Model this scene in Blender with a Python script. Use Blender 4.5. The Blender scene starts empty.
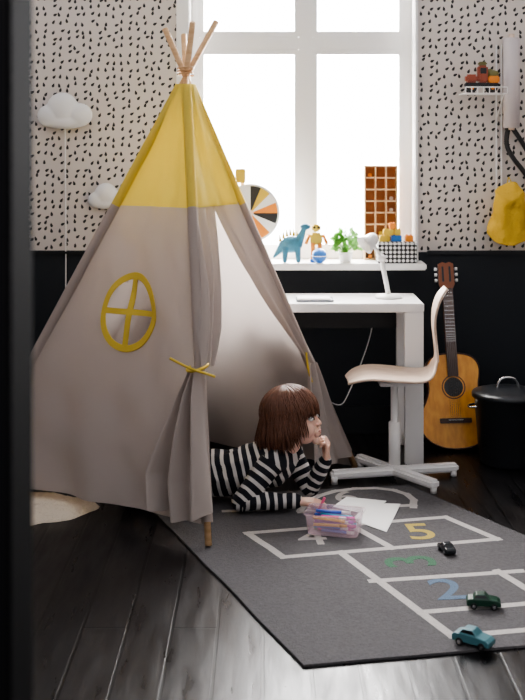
import bpy, bmesh, math, random
from mathutils import Vector, Matrix, noise
random.seed(7)
S=bpy.context.scene
COL=S.collection
H=1.464; F=1150.0; HY=140.0
V=Vector
def at(x,y,d):
    return V(((x-262)*d/F, d, H-(y-HY)*d/F))
def fl(x,y,z=0.0):
    d=(H-z)*F/(y-HY)
    return V(((x-262)*d/F, d, z))
# ---------------- materials
def mat(name,col,rough=0.6,metal=0.0,bump=0,bscale=50,var=0,vscale=5,spec=0.5,trans=0,sss=0,alpha=1,coat=0):
    m=bpy.data.materials.new(name); m.use_nodes=True
    nt=m.node_tree; N=nt.nodes; L=nt.links
    b=N['Principled BSDF']; out=N['Material Output']
    c=(col[0],col[1],col[2],1)
    b.inputs['Base Color'].default_value=c
    b.inputs['Roughness'].default_value=rough
    b.inputs['Metallic'].default_value=metal
    b.inputs['Specular IOR Level'].default_value=spec
    b.inputs['Coat Weight'].default_value=coat
    b.inputs['Alpha'].default_value=alpha
    if sss:
        b.inputs['Subsurface Weight'].default_value=sss
        b.inputs['Subsurface Radius'].default_value=(0.02,0.008,0.004)
        b.inputs['Subsurface Scale'].default_value=0.5
    tc=N.new('ShaderNodeTexCoord')
    if var:
        n=N.new('ShaderNodeTexNoise'); n.inputs['Scale'].default_value=vscale; n.inputs['Detail'].default_value=4
        L.new(tc.outputs['Object'],n.inputs['Vector'])
        mx=N.new('ShaderNodeMix'); mx.data_type='RGBA'
        mx.inputs['A'].default_value=tuple(max(0,k*(1-var)) for k in col)+(1,)
        mx.inputs['B'].default_value=tuple(min(1,k*(1+var)) for k in col)+(1,)
        L.new(n.outputs['Fac'],mx.inputs['Factor']); L.new(mx.outputs['Result'],b.inputs['Base Color'])
    if bump:
        n=N.new('ShaderNodeTexNoise'); n.inputs['Scale'].default_value=bscale; n.inputs['Detail'].default_value=3
        L.new(tc.outputs['Object'],n.inputs['Vector'])
        bp=N.new('ShaderNodeBump'); bp.inputs['Strength'].default_value=bump; bp.inputs['Distance'].default_value=0.01
        L.new(n.outputs['Fac'],bp.inputs['Height']); L.new(bp.outputs['Normal'],b.inputs['Normal'])
    if trans:
        t=N.new('ShaderNodeBsdfTranslucent'); t.inputs['Color'].default_value=c
        mx=N.new('ShaderNodeMixShader'); mx.inputs[0].default_value=trans
        L.new(b.outputs[0],mx.inputs[1]); L.new(t.outputs[0],mx.inputs[2]); L.new(mx.outputs[0],out.inputs['Surface'])
    return m
def wood(name,c1,c2,scale=6,rough=0.5,stretch=(1,1,12)):
    m=bpy.data.materials.new(name); m.use_nodes=True
    nt=m.node_tree; N=nt.nodes; L=nt.links; b=N['Principled BSDF']
    tc=N.new('ShaderNodeTexCoord'); mp=N.new('ShaderNodeMapping'); mp.inputs['Scale'].default_value=stretch
    n=N.new('ShaderNodeTexNoise'); n.inputs['Scale'].default_value=scale; n.inputs['Detail'].default_value=5
    cr=N.new('ShaderNodeValToRGB'); cr.color_ramp.elements[0].color=c1+(1,); cr.color_ramp.elements[1].color=c2+(1,)
    cr.color_ramp.elements[0].position=.35; cr.color_ramp.elements[1].position=.65
    L.new(tc.outputs['Object'],mp.inputs[0]); L.new(mp.outputs[0],n.inputs['Vector']); L.new(n.outputs['Fac'],cr.inputs[0]); L.new(cr.outputs[0],b.inputs['Base Color'])
    b.inputs['Roughness'].default_value=rough
    return m
M_white=mat('white_paint',(.87,.86,.85),.35)
M_cloth=mat('tent_canvas',(.53,.465,.43),.85,bump=.15,bscale=260,trans=.42,var=.04,vscale=4)
M_yel=mat('tent_yellow_canvas',(.80,.66,.15),.8,bump=.15,bscale=260,trans=.40)
M_yeltrim=mat('yellow_trim',(.64,.46,.07),.75)
M_pine=wood('pine',(.60,.36,.18),(.72,.47,.26),5,.5)
M_ply=wood('ply',(.70,.53,.42),(.80,.64,.52),5,.4,(3,12,3))
M_blk=mat('black_metal',(.012,.013,.015),.3)
M_black=mat('black_plastic',(.012,.012,.014),.45)
M_skin=mat('skin',(.82,.52,.40),.5,sss=.15)
M_lip=mat('lips',(.66,.27,.23),.5)
M_hair=mat('brown_hair',(.15,.062,.035),.36,var=.5,vscale=60)
M_hair2=mat('brown_hair_dark',(.07,.028,.016),.6)
M_eye=mat('eye_white',(.85,.83,.8),.2)
M_iris=mat('iris',(.05,.03,.02),.15)
M_jean=mat('navy_trousers',(.03,.04,.08),.85)
M_orange=mat('orange',(.75,.25,.03),.5)
M_blue=mat('toy_blue',(.03,.16,.5),.35)
M_green=mat('leaf_green',(.14,.34,.07),.5,trans=.4)
M_dgreen=mat('dark_green',(.012,.05,.030),.3)
M_paper=mat('paper',(.82,.81,.79),.7)
M_chrome=mat('chrome',(.6,.6,.6),.25,metal=1)

def wall_mat():
    m=bpy.data.materials.new('wallpaper_dashes'); m.use_nodes=True
    nt=m.node_tree; N=nt.nodes; L=nt.links; b=N['Principled BSDF']
    tc=N.new('ShaderNodeTexCoord'); sp=N.new('ShaderNodeSeparateXYZ'); L.new(tc.outputs['Object'],sp.inputs[0])
    ad=N.new('ShaderNodeMath'); ad.operation='ADD'; L.new(sp.outputs['X'],ad.inputs[0]); L.new(sp.outputs['Y'],ad.inputs[1])
    cb=N.new('ShaderNodeCombineXYZ'); L.new(ad.outputs[0],cb.inputs['X']); L.new(sp.outputs['Z'],cb.inputs['Y'])
    sc=N.new('ShaderNodeVectorMath'); sc.operation='SCALE'; sc.inputs['Scale'].default_value=26; L.new(cb.outputs[0],sc.inputs[0])
    vo=N.new('ShaderNodeTexVoronoi'); vo.voronoi_dimensions='2D'; vo.inputs['Scale'].default_value=1; vo.inputs['Randomness'].default_value=.6
    L.new(sc.outputs[0],vo.inputs['Vector'])
    sb=N.new('ShaderNodeVectorMath'); sb.operation='SUBTRACT'; L.new(sc.outputs[0],sb.inputs[0]); L.new(vo.outputs['Position'],sb.inputs[1])
    sc2=N.new('ShaderNodeSeparateColor'); L.new(vo.outputs['Color'],sc2.inputs[0])
    an=N.new('ShaderNodeMath'); an.operation='MULTIPLY_ADD'; an.inputs[1].default_value=1.5; an.inputs[2].default_value=-.35; L.new(sc2.outputs[0],an.inputs[0])
    vr=N.new('ShaderNodeVectorRotate'); vr.rotation_type='Z_AXIS'; L.new(sb.outputs[0],vr.inputs['Vector']); L.new(an.outputs[0],vr.inputs['Angle'])
    s3=N.new('ShaderNodeSeparateXYZ'); L.new(vr.outputs[0],s3.inputs[0])
    wd_=N.new('ShaderNodeMath'); wd_.operation='MULTIPLY_ADD'; wd_.inputs[1].default_value=-.26; wd_.inputs[2].default_value=.155; L.new(s3.outputs['Y'],wd_.inputs[0])
    dv=N.new('ShaderNodeMath'); dv.operation='DIVIDE'; L.new(s3.outputs['X'],dv.inputs[0]); L.new(wd_.outputs[0],dv.inputs[1])
    dy=N.new('ShaderNodeMath'); dy.operation='MULTIPLY'; dy.inputs[1].default_value=1/.29; L.new(s3.outputs['Y'],dy.inputs[0])
    cc=N.new('ShaderNodeCombineXYZ'); L.new(dv.outputs[0],cc.inputs['X']); L.new(dy.outputs[0],cc.inputs['Y'])
    ln=N.new('ShaderNodeVectorMath'); ln.operation='LENGTH'; L.new(cc.outputs[0],ln.inputs[0])
    lt=N.new('ShaderNodeMath'); lt.operation='LESS_THAN'; lt.inputs[1].default_value=1; L.new(ln.outputs['Value'],lt.inputs[0])
    mx=N.new('ShaderNodeMix'); mx.data_type='RGBA'; mx.inputs['A'].default_value=(.64,.585,.55,1); mx.inputs['B'].default_value=(.016,.016,.018,1); L.new(lt.outputs[0],mx.inputs['Factor'])
    gt=N.new('ShaderNodeMath'); gt.operation='LESS_THAN'; gt.inputs[1].default_value=.904; L.new(sp.outputs['Z'],gt.inputs[0])
    m2=N.new('ShaderNodeMix'); m2.data_type='RGBA'; m2.inputs['B'].default_value=(.012,.016,.022,1); L.new(gt.outputs[0],m2.inputs['Factor']); L.new(mx.outputs['Result'],m2.inputs['A'])
    L.new(m2.outputs['Result'],b.inputs['Base Color']); b.inputs['Roughness'].default_value=.65
    return m
M_wall=wall_mat()
def floor_mat():
    m=bpy.data.materials.new('black_floorboards'); m.use_nodes=True
    nt=m.node_tree; N=nt.nodes; L=nt.links; b=N['Principled BSDF']
    tc=N.new('ShaderNodeTexCoord'); sp=N.new('ShaderNodeSeparateXYZ'); L.new(tc.outputs['Object'],sp.inputs[0])
    cb=N.new('ShaderNodeCombineXYZ'); L.new(sp.outputs['Y'],cb.inputs['X']); L.new(sp.outputs['X'],cb.inputs['Y'])
    br=N.new('ShaderNodeTexBrick'); br.inputs['Scale'].default_value=1; br.inputs['Brick Width'].default_value=2.3; br.inputs['Row Height'].default_value=.135
    br.inputs['Mortar Size'].default_value=.005; br.inputs['Mortar Smooth'].default_value=.2
    br.inputs['Color1'].default_value=(.005,.005,.006,1); br.inputs['Color2'].default_value=(.016,.013,.013,1); br.inputs['Mortar'].default_value=(.0005,.0005,.0005,1)
    L.new(cb.outputs[0],br.inputs['Vector'])
    mp=N.new('ShaderNodeMapping'); mp.inputs['Scale'].default_value=(9,1.4,1); L.new(tc.outputs['Object'],mp.inputs[0])
    n=N.new('ShaderNodeTexNoise'); n.inputs['Scale'].default_value=2.5; n.inputs['Detail'].default_value=6; L.new(mp.outputs[0],n.inputs['Vector'])
    mr=N.new('ShaderNodeMapRange'); mr.inputs['From Min'].default_value=.3; mr.inputs['From Max'].default_value=.7; mr.inputs['To Min'].default_value=.24; mr.inputs['To Max'].default_value=.44
    L.new(n.outputs['Fac'],mr.inputs['Value']); L.new(mr.outputs[0],b.inputs['Roughness'])
    b.inputs['Specular IOR Level'].default_value=.36
    L.new(br.outputs['Color'],b.inputs['Base Color'])
    ma=N.new('ShaderNodeMath'); ma.operation='MULTIPLY_ADD'; ma.inputs[1].default_value=-2.5; L.new(br.outputs['Fac'],ma.inputs[0]); L.new(n.outputs['Fac'],ma.inputs[2])
    bp=N.new('ShaderNodeBump'); bp.inputs['Strength'].default_value=.3; bp.inputs['Distance'].default_value=.005; L.new(ma.outputs[0],bp.inputs['Height']); L.new(bp.outputs[0],b.inputs['Normal'])
    return m
M_floor=floor_mat()
M_rug=mat('grey_rug',(.105,.10,.104),.95,bump=.6,bscale=180,var=.35,vscale=80)
M_rline=mat('rug_white_line',(.50,.47,.45),.95,bump=.6,bscale=180,var=.2,vscale=90)
M_fleece=mat('sheepskin_wool',(.72,.62,.50),.95,bump=1,bscale=70)
M_dark=mat('dark_door_paint',(.002,.002,.0025),.85,spec=.06)
M_dark2=mat('dark_baseboard_paint',(.012,.014,.017),.45)

# ---------------- helpers
def link(o): COL.objects.link(o); return o
def grp(name,loc=(0,0,0)):
    e=bpy.data.objects.new(name,None); e.empty_display_size=.05; e.location=loc; link(e); return e
def par(o,p):
    if p is not None:
        o.parent=p; o.matrix_parent_inverse=Matrix.Translation(-V(p.location))
    return o
def mobj(name,verts,faces,m,p=None,smooth=False,mats=None,fm=None):
    me=bpy.data.meshes.new(name); me.from_pydata([tuple(v) for v in verts],[],faces)
    for mm in (mats or [m]): me.materials.append(mm)
    if fm:
        for i,f in enumerate(me.polygons): f.material_index=fm[i]
    if smooth:
        for f in me.polygons: f.use_smooth=True
    me.update()
    return par(link(bpy.data.objects.new(name,me)),p)
def bobj(name,bm,m,p=None,smooth=False,mats=None):
    bmesh.ops.recalc_face_normals(bm,faces=bm.faces)
    me=bpy.data.meshes.new(name); bm.to_mesh(me); bm.free()
    for mm in (mats or [m]): me.materials.append(mm)
    if smooth:
        for f in me.polygons: f.use_smooth=True
    return par(link(bpy.data.objects.new(name,me)),p)
def box(name,c,s,m,p=None,bev=0.004,rot=None):
    bm=bmesh.new(); bmesh.ops.create_cube(bm,size=1)
    for v in bm.verts: v.co=V((v.co.x*s[0],v.co.y*s[1],v.co.z*s[2]))
    if bev: bmesh.ops.bevel(bm,geom=bm.edges[:],offset=min(bev,min(s)*.4),segments=2,affect='EDGES')
    R=rot if rot is not None else Matrix.Identity(3)
    for v in bm.verts: v.co=R@v.co+V(c)
    return bobj(name,bm,m,p)
def boxes(name,lst,m,p=None,bev=0):
    bm=bmesh.new()
    for c,s in lst:
        r=bmesh.ops.create_cube(bm,size=1)
        for v in r['verts']: v.co=V((v.co.x*s[0]+c[0],v.co.y*s[1]+c[1],v.co.z*s[2]+c[2]))
    if bev: bmesh.ops.bevel(bm,geom=bm.edges[:],offset=bev,segments=2,affect='EDGES')
    return bobj(name,bm,m,p)
def cyl(name,p0,p1,r0,m,p=None,r1=None,seg=24,bev=0):
    if r1 is None: r1=r0
    p0=V(p0);p1=V(p1);d=p1-p0
    bm=bmesh.new(); bmesh.ops.create_cone(bm,cap_ends=True,segments=seg,radius1=r0,radius2=r1,depth=d.length)
    if bev:
        bmesh.ops.bevel(bm,geom=[e for e in bm.edges if len(e.link_faces)==2 and any(len(f.verts)>4 for f in e.link_faces)],offset=bev,segments=2,affect='EDGES')
    q=d.to_track_quat('Z','Y').to_matrix()
    for v in bm.verts: v.co=q@v.co+(p0+p1)/2
    o=bobj(name,bm,m,p)
    for f in o.data.polygons: f.use_smooth=len(f.vertices)==4
    return o
def lathe(name,prof,c,m,p=None,seg=32,axis=None):
    vs=[];fs=[];n=len(prof)
    R=Matrix.Identity(3) if axis is None else V(axis).to_track_quat('Z','Y').to_matrix()
    for i in range(seg):
        a=2*math.pi*i/seg
        for r,z in prof: vs.append(R@V((r*math.cos(a),r*math.sin(a),z))+V(c))
    for i in range(seg):
        j=(i+1)%seg
        for k in range(n-1): fs.append((i*n+k,j*n+k,j*n+k+1,i*n+k+1))
    return mobj(name,vs,fs,m,p,True)
def tube(name,pts,r,m,p=None,nurbs=False,cyc=False):
    cu=bpy.data.curves.new(name,'CURVE'); cu.dimensions='3D'; cu.bevel_depth=r; cu.bevel_resolution=3; cu.use_fill_caps=True
    s=cu.splines.new('NURBS' if nurbs else 'POLY'); s.points.add(len(pts)-1)
    for i,q in enumerate(pts): s.points[i].co=(q[0],q[1],q[2],1)
    if nurbs: s.order_u=3; s.use_endpoint_u=True
    s.use_cyclic_u=cyc
    cu.materials.append(m)
    return par(link(bpy.data.objects.new(name,cu)),p)
def sph_pts(c,r,sub=2):
    bm=bmesh.new(); bmesh.ops.create_icosphere(bm,subdivisions=sub,radius=1)
    if isinstance(r,(int,float)): r=(r,r,r)
    o=[V((v.co.x*r[0],v.co.y*r[1],v.co.z*r[2]))+V(c) for v in bm.verts]; bm.free(); return o
def blob(name,prims,voxel,m,p=None,smooth=3,xf=None,mats=None):
    bm=bmesh.new()
    for q in prims:
        if q[0]=='e':
            r=bmesh.ops.create_icosphere(bm,subdivisions=3,radius=1)
            Rm=q[3] if len(q)>3 else Matrix.Identity(3)
            for v in r['verts']: v.co=Rm@V((v.co.x*q[2][0],v.co.y*q[2][1],v.co.z*q[2][2]))+V(q[1])
        else:
            b2=bmesh.new()
            for c in sph_pts(q[1],q[2])+sph_pts(q[3],q[4]): b2.verts.new(c)
            r=bmesh.ops.convex_hull(b2,input=b2.verts)
            dead=[v for v in b2.verts if not v.link_faces]
            for v in dead: b2.verts.remove(v)
            mp={v:bm.verts.new(v.co) for v in b2.verts}
            for f in b2.faces: bm.faces.new([mp[v] for v in f.verts])
            b2.free()
    bmesh.ops.recalc_face_normals(bm,faces=bm.faces)
    me=bpy.data.meshes.new(name+'_t'); bm.to_mesh(me); bm.free()
    o=link(bpy.data.objects.new(name+'_t',me))
    md=o.modifiers.new('r','REMESH'); md.mode='VOXEL'; md.voxel_size=voxel; md.use_smooth_shade=True
    ms=o.modifiers.new('s','SMOOTH'); ms.iterations=smooth; ms.factor=.5
    dg=bpy.context.evaluated_depsgraph_get(); dg.update()
    nm=bpy.data.meshes.new_from_object(o.evaluated_get(dg)); nm.name=name
    bpy.data.objects.remove(o)
    if xf is not None: nm.transform(xf)
    nm.materials.clear()
    for mm in (mats or [m]): nm.materials.append(mm)
    for f in nm.polygons: f.use_smooth=True; f.material_index=0
    return par(link(bpy.data.objects.new(name,nm)),p)

# ---------------- room shell
WY=5.75
wx0,wx1,wz0,wz1=-.37,.765,.86,2.62
T=.22
XL,XR,ZT=-1.8,1.9,2.9
boxes('wall_back',[(((XL+wx0)/2,WY+T/2,ZT/2),(wx0-XL,T,ZT)),(((XR+wx1)/2,WY+T/2,ZT/2),(XR-wx1,T,ZT)),
  (((wx0+wx1)/2,WY+T/2,wz0/2),(wx1-wx0,T,wz0)),(((wx0+wx1)/2,WY+T/2,(wz1+ZT)/2),(wx1-wx0,T,ZT-wz1))],M_wall)
boxes('wall_left',[((XL-.05,3.4,ZT/2),(.1,5.14,ZT))],M_wall)
boxes('wall_right',[((XR+.05,3.4,ZT/2),(.1,5.14,ZT))],M_wall)
boxes('floor',[((.05,2.7,-.05),(3.9,6.54,.1))],M_floor)
box('baseboard_back',((XL+XR)/2,WY-.012,.07),(XR-XL,.024,.14),M_dark2,bev=.005)
box('trim_1',((XL+wx0-.03)/2,WY-.008,.902),(wx0-.03-XL,.016,.02),M_dark2,bev=.004)
box('trim_2',((XR+.82)/2,WY-.008,.902),(XR-.82,.016,.02),M_dark2,bev=.004)
# window
W=grp('window_1',((wx0+wx1)/2,WY+.1,wz0))
cx=.22; yf=WY+.12
bm_l=[]
def fr(x0,x1,z0,z1,y=yf,d=.06): bm_l.append((((x0+x1)/2,y,(z0+z1)/2),(x1-x0,d,z1-z0)))
for x0_,x1_ in((wx0,wx0+.05),(wx1-.05,wx1),(cx-.035,cx+.035)): fr(x0_,x1_,wz0,wz1)
boxes('frame_stiles',bm_l,M_white,W,.004); bm_l=[]
fr(wx0+.05,cx-.035,wz1-.05,wz1,yf,.056); fr(wx0+.05,cx-.035,wz0,wz0+.05,yf,.056);fr(cx+.035,wx1-.05,wz1-.05,wz1,yf,.056); fr(cx+.035,wx1-.05,wz0,wz0+.05,yf,.056)
fr(wx0+.05,cx-.035,1.92,1.99,yf,.056); fr(cx+.035,wx1-.05,1.92,1.99,yf,.056)
boxes('frame_rails',bm_l,M_white,W,.004)
bm_l=[]
for a,b in((wx0+.05,cx-.035),(cx+.035,wx1-.05)):
    for z0,z1 in((wz0+.05,1.92),(1.99,wz1-.05)):
        y2=yf-.005
        fr(a,a+.022,z0,z1,y2,.045);fr(b-.022,b,z0,z1,y2,.045);fr(a+.022,b-.022,z0,z0+.025,y2,.042);fr(a+.022,b-.022,z1-.022,z1,y2,.042)
boxes('sashes',bm_l,M_white,W,0)
boxes('reveal',[((wx0+.004,WY+.05,(wz0+wz1)/2),(.008,.08,wz1-wz0)),((wx1-.004,WY+.05,(wz0+wz1)/2),(.008,.08,wz1-wz0))],M_white,W)
bm_l=[]
fr(wx0-.06,wx0+.004,wz0,wz1,WY-.006,.022);fr(wx1-.004,wx1+.012,wz0,wz1,WY-.006,.022);fr(wx0-.06,wx1+.012,wz1,wz1+.06,WY-.006,.022)
boxes('casing',bm_l,M_white,W,.003)
box('sill',((wx0-.05+.80)/2,WY+.0,.845),(.80-wx0+.05,.30,.032),M_white,W,.006)
# dark doorway jamb near the camera
D=grp('door_1',(-.5,1.25,0))
box('jamb',(-.292,1.28,1.45),(.05,.12,2.9),M_dark,D,.004)
box('casing',(-.36,1.20,1.45),(.11,.022,2.9),M_dark,D,.004)
boxes('wall_front',[((-1.11,1.28,ZT/2),(1.56,.12,ZT))],M_dark)

# ---------------- rug
B_=V((.1137,3.189,0));BR=V((1.417,3.44,0));TR=V((.62,4.85,0));TL=V((-.491,4.67,0))
RG=grp('hopscotch_rug',(.4,4.0,0))
def rug():
    n=70; vs=[];fs=[]
    def e(u,v):
        p=B_.lerp(BR,u).lerp(TL.lerp(TR,u),v)
        p=p+V((noise.noise(V((u*4,v*4,0)))*.006,noise.noise(V((u*4,v*4,5)))*.006,0)); return p
    for z in(0.0012,.0085):
        for j in range(n+1):
            for i in range(n+1):
                u=i/n;v=j/n;p=e(u,v); p.z=z; vs.append(p)
    k=(n+1)**2
    for j in range(n):
        for i in range(n):
            a=j*(n+1)+i; q=(a,a+1,a+n+2,a+n+1)
            fs.append(tuple(x+k for x in q)); fs.append(q[::-1])
    per=[i for i in range(n)]+[n+j*(n+1) for j in range(n)]+[(n+1)*n+n-i for i in range(n)]+[(n-j)*(n+1) for j in range(n)]
    for i in range(len(per)):
        a=per[i];b=per[(i+1)%len(per)]; fs.append((a,b,b+k,a+k))
    mobj('pile',vs,fs,M_rug,RG)
rug()
def ribbon(pix,w=.03,z=.0091,m=M_rline,name='line'):
    pts=[fl(x,y,z) for x,y in pix]; vs=[];fs=[]
    for a,b in zip(pts,pts[1:]):
        d=(b-a).normalized(); n=V((-d.y,d.x,0))*w/2; a2=a-d*w/2; b2=b+d*w/2
        k=8; s0=len(vs)
        for i in range(k+1):
            q=a2.lerp(b2,i/k); j=noise.noise(q*14)*.002
            vs+= [q+n+n.normalized()*j+V((0,0,random.random()*1e-5)),q-n+n.normalized()*j]
        for i in range(k): fs.append((s0+2*i,s0+2*i+1,s0+2*i+3,s0+2*i+2))
    mobj(name,vs,fs,m,RG)
ribbon([(247,533),(283,557),(497,539),(445,517),(247,533)])
ribbon([(352,526),(392,548)])
ribbon([(340,552),(452,636),(620,622)])
ribbon([(372,581),(520,571)])
ribbon([(497,571),(545,600)])
ribbon([(420,612),(570,600)])
ribbon([(225,511),(262,510),(300,503)])
ribbon([(300,510),(306,502),(318,496),(335,491),(355,488.5),(375,488),(393,490),(406,494),(413,500),(413,507)])
ribbon([(300,512),(413,505)])
def digit(ch,x,y,col,size,rot):
    cu=bpy.data.curves.new('digit_'+ch,'FONT'); cu.body=ch; cu.size=size; cu.align_x='CENTER'; cu.align_y='CENTER'; cu.extrude=.0003; cu.offset=.002
    cu.materials.append(mat('rug_digit_'+ch,col,.95,bump=.6,bscale=180,var=.15,vscale=100))
    o=link(bpy.data.objects.new('digit_'+ch,cu)); o.location=fl(x,y,.0092); o.rotation_euler=(0,0,rot); par(o,RG)
digit('5',420,532,(.48,.37,.10),.24,.12)
digit('3',412,561,(.06,.16,.09),.25,math.pi/2+.15)
digit('2',448,590,(.12,.18,.26),.24,.1)
digit('6',345,497,(.40,.37,.35),.20,.1)
digit('4',312,538,(.45,.42,.40),.22,.1)

# ---------------- tent
TT=grp('play_tent',(-.385,4.9,0))
Fb=V((-.193,4.11,0));Rb=V((.4126,5.10,0));Bb=V((-.60,5.70,0));Lb=V((-1.25,4.74,0))
C=V((-.325,4.86,1.70)); ctr=(Fb+Rb+Bb+Lb)/4
def top(a):
    d=(a-ctr).normalized(); return C+d*.038
def poleline(a,v): return a.lerp(top(a),v)
def facept(a,b,u,v,sag=.045,wr=1):
    p=poleline(a,v).lerp(poleline(b,v),u)
    n=(ctr-(a+b)/2); n.z=0; n.normalize()
    uu=min(max(u,0),1); q4=4*uu*(1-uu)
    s=sag*q4*math.sin(math.pi*min(1,v*.9+.1))
    w=noise.noise(V((p.x*2.2,p.y*2.2,p.z*1.5)))*.036*q4*wr
    w+=.013*math.sin(20*uu+9*v+4*noise.noise(p*2.2))*q4*(1-v)*wr
    w+=.014*noise.noise(V((p.x*8+p.z*5,p.y*8,p.z*3.0)))*min(1,q4*1.5)*wr
    return p+n*(s+w)
vrows=[.045+(.7-.045)*i/90 for i in range(91)]+[.7+.3*i/30 for i in range(1,31)]
brows=[.012+(.7-.012)*i/90 for i in range(91)]+[.7+.3*i/30 for i in range(1,31)]
def ray_face(px,py):
    a,b=Lb,Fb; c=C; nrm=(a-c).cross(b-c); o=V((0,0,H)); d=at(px,py,1)-o
    t=(c-o).dot(nrm)/d.dot(nrm); return o+d*t
wc=ray_face(125,313)
vc=wc.z/C.z; pa,pb=poleline(Lb,vc),poleline(Fb,vc); uc=(wc-pa).dot(pb-pa)/(pb-pa).length_squared
eu=(pb-pa).normalized(); 
midt=poleline(Lb,vc+.1).lerp(poleline(Fb,vc+.1),uc)-poleline(Lb,vc).lerp(poleline(Fb,vc),uc)
ev=(midt-eu*midt.dot(eu)).normalized(); RW,RH=.119,.142
def local_uv(p):
    q=p-wc; return q.dot(eu),q.dot(ev)
def face_mesh(name,a,b,rows,hole=False,n=90):
    vs=[];fs=[];fm=[]
    for v in rows:
        for i in range(n+1): vs.append(facept(a,b,i/n,v))
    for j in range(len(rows)-1):
        for i in range(n):
            q=(j*(n+1)+i,j*(n+1)+i+1,(j+1)*(n+1)+i+1,(j+1)*(n+1)+i)
            if hole:
                c=(vs[q[0]]+vs[q[2]])/2; x,y=local_uv(c)
                if (x/RW)**2+(y/RH)**2<1: continue
            fs.append(q); fm.append(1 if rows[j]>=.6999 else 0)
    o=mobj(name,vs,fs,None,TT,True,[M_cloth,M_yel],fm); return o
face_mesh('canvas_left',Lb,Fb,vrows,True,120)
face_mesh('canvas_back_right',Rb,Bb,brows)
face_mesh('canvas_back_left',Bb,Lb,brows)
face_mesh('canvas_top_front',Fb,Rb,[v for v in vrows if v>=.6999])
nLF=V((-.522,-.853,.25)).normalized()
def on_face(x,y):
    q=wc+eu*x+ev*y; v=q.z/C.z; A,Bq=poleline(Lb,v),poleline(Fb,v); u=(q-A).dot(Bq-A)/(Bq-A).length_squared
    return facept(Lb,Fb,u,v)
vs=[];fs=[];n=64
for i in range(n):
    a=2*math.pi*i/n
    for k,o_ in((.95,.003),(.96,.006),(1.15,.006),(1.16,.001)):
        vs.append(on_face(RW*k*math.cos(a),RH*k*math.sin(a))+nLF*o_)
for i in range(n):
    j=(i+1)%n
    for k in range(3): fs.append((i*4+k,j*4+k,j*4+k+1,i*4+k+1))
mobj('window_trim',vs,fs,M_yeltrim,TT,False)
def strip(name,p0,p1,w):
    vs=[];fs=[];n=16; d=(V(p1)-V(p0)).normalized(); q=V((-d.y,d.x))
    for off in(.006,.001):
        for i in range(n+1):
            c=V(p0).lerp(V(p1),i/n)
            for s in(-1,1): vs.append(on_face(c.x+q.x*w/2*s,c.y+q.y*w/2*s)+nLF*off)
    for i in range(n):
        fs.append((2*i,2*i+1,2*i+3,2*i+2)); k=2*(n+1); fs.append((k+2*i,k+2*i+2,k+2*i+3,k+2*i+1))
    mobj(name,vs,fs,M_yeltrim,TT)
strip('window_bar_1',(0,-RH),(0,RH),.024); strip('window_bar_2',(-RW,0),(RW,0),.024)
PR=.0125
for i,a in enumerate((Fb,Rb,Bb,Lb)):
    dr=(a-ctr).normalized(); cc=C+dr*.014; d=(cc-a); cyl('pole_%d'%(i+1),a+V((0,0,.0125)),a+d*(1.128+.010*i),PR,M_pine,TT,seg=16,bev=.003)
tube('pole_cord',[C+V((.034*math.cos(t),.034*math.sin(t),.035+.006*t/3)) for t in [k*.4 for k in range(50)]],.003,M_pine,TT)
def sleeve(name,a,v0,v1,m):
    N_=26; vs=[];fs=[];k=14; dr=(a-ctr).normalized(); ax=(top(a)-a).normalized(); s1=ax.cross(dr).normalized(); s2=s1.cross(ax)
    for i in range(N_+1):
        v=v0+(v1-v0)*i/N_; c=a.lerp(C+dr*.018,v); 
        for j in range(k):
            t=2*math.pi*j/k; r=.0215+.0012*noise.noise(V((v*20,j*.6,a.x*3)))
            vs.append(c+s1*r*math.cos(t)+s2*r*math.sin(t))
    for i in range(N_):
        for j in range(k): fs.append((i*k+j,i*k+(j+1)%k,(i+1)*k+(j+1)%k,(i+1)*k+j))
    mobj(name,vs,fs,m,TT,True)
for i,a in enumerate((Fb,Rb,Bb,Lb)):
    sleeve('pole_sleeve_%d'%i,a,.05,.7,M_cloth); sleeve('pole_sleeve_top_%d'%i,a,.7,.995,M_yel)
def curtain(name,a,b,keys,out,pleats,amp,steps=60,m=64):
    nrm=-(ctr-(a+b)/2); nrm.z=0; nrm.normalize(); vs=[];fs=[]
    def kk(t):
        x=t*(len(keys)-1); i=min(int(x),len(keys)-2); f=x-i; f=f*f*(3-2*f)*.5+f*.5
        return [keys[i][q]*(1-f)+keys[i+1][q]*f for q in range(5)]
    for j in range(steps+1):
        v,u0,u1,am,of=kk(j/steps)
        for i in range(m+1):
            s=i/m; u=u0+(u1-u0)*s
            p=facept(a,b,u,v,wr=0)
            ph=math.sin(s*pleats*2*math.pi+.8*math.sin(v*9))+.35*math.sin(s*pleats*4.3+v*12)
            vs.append(p+nrm*(of+am*amp*ph)+V((0,0,-out*math.sin(math.pi*s)*(j/steps)**2)))
    for j in range(steps):
        for i in range(m):
            q=j*(m+1)+i; fs.append((q,q+1,q+m+2,q+m+1))
    return mobj(name,vs,fs,M_cloth,TT,True)
curtain('curtain_left_upper',Fb,Rb,[(.705,0,.52,.15,.004),(.62,0,.44,.6,.008),(.52,0,.33,1,.014),(.43,-.02,.2,1,.022),(.355,-.035,.05,.6,.03)],0,2.5,.024)
curtain('curtain_left_lower',Lb,Fb,[(.355,.965,1.02,.5,.03),(.30,.91,1.03,.9,.045),(.22,.85,1.035,1,.055),(.14,.80,1.04,1,.06),(.075,.82,1.035,1.1,.06)],.04,2.6,.036)
curtain('curtain_right_upper',Fb,Rb,[(.705,.48,1,.1,.004),(.62,.62,1,.5,.006),(.52,.76,1,.8,.008),(.40,.88,1.0,1,.01),(.29,.955,1.01,.6,.02)],0,2,.014)
curtain('curtain_right_lower',Fb,Rb,[(.29,.955,1.01,.6,.02),(.22,.86,1.01,1,.02),(.12,.76,1.01,1,.02),(.045,.70,1.01,1,.02)],0,2.5,.018)
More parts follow.
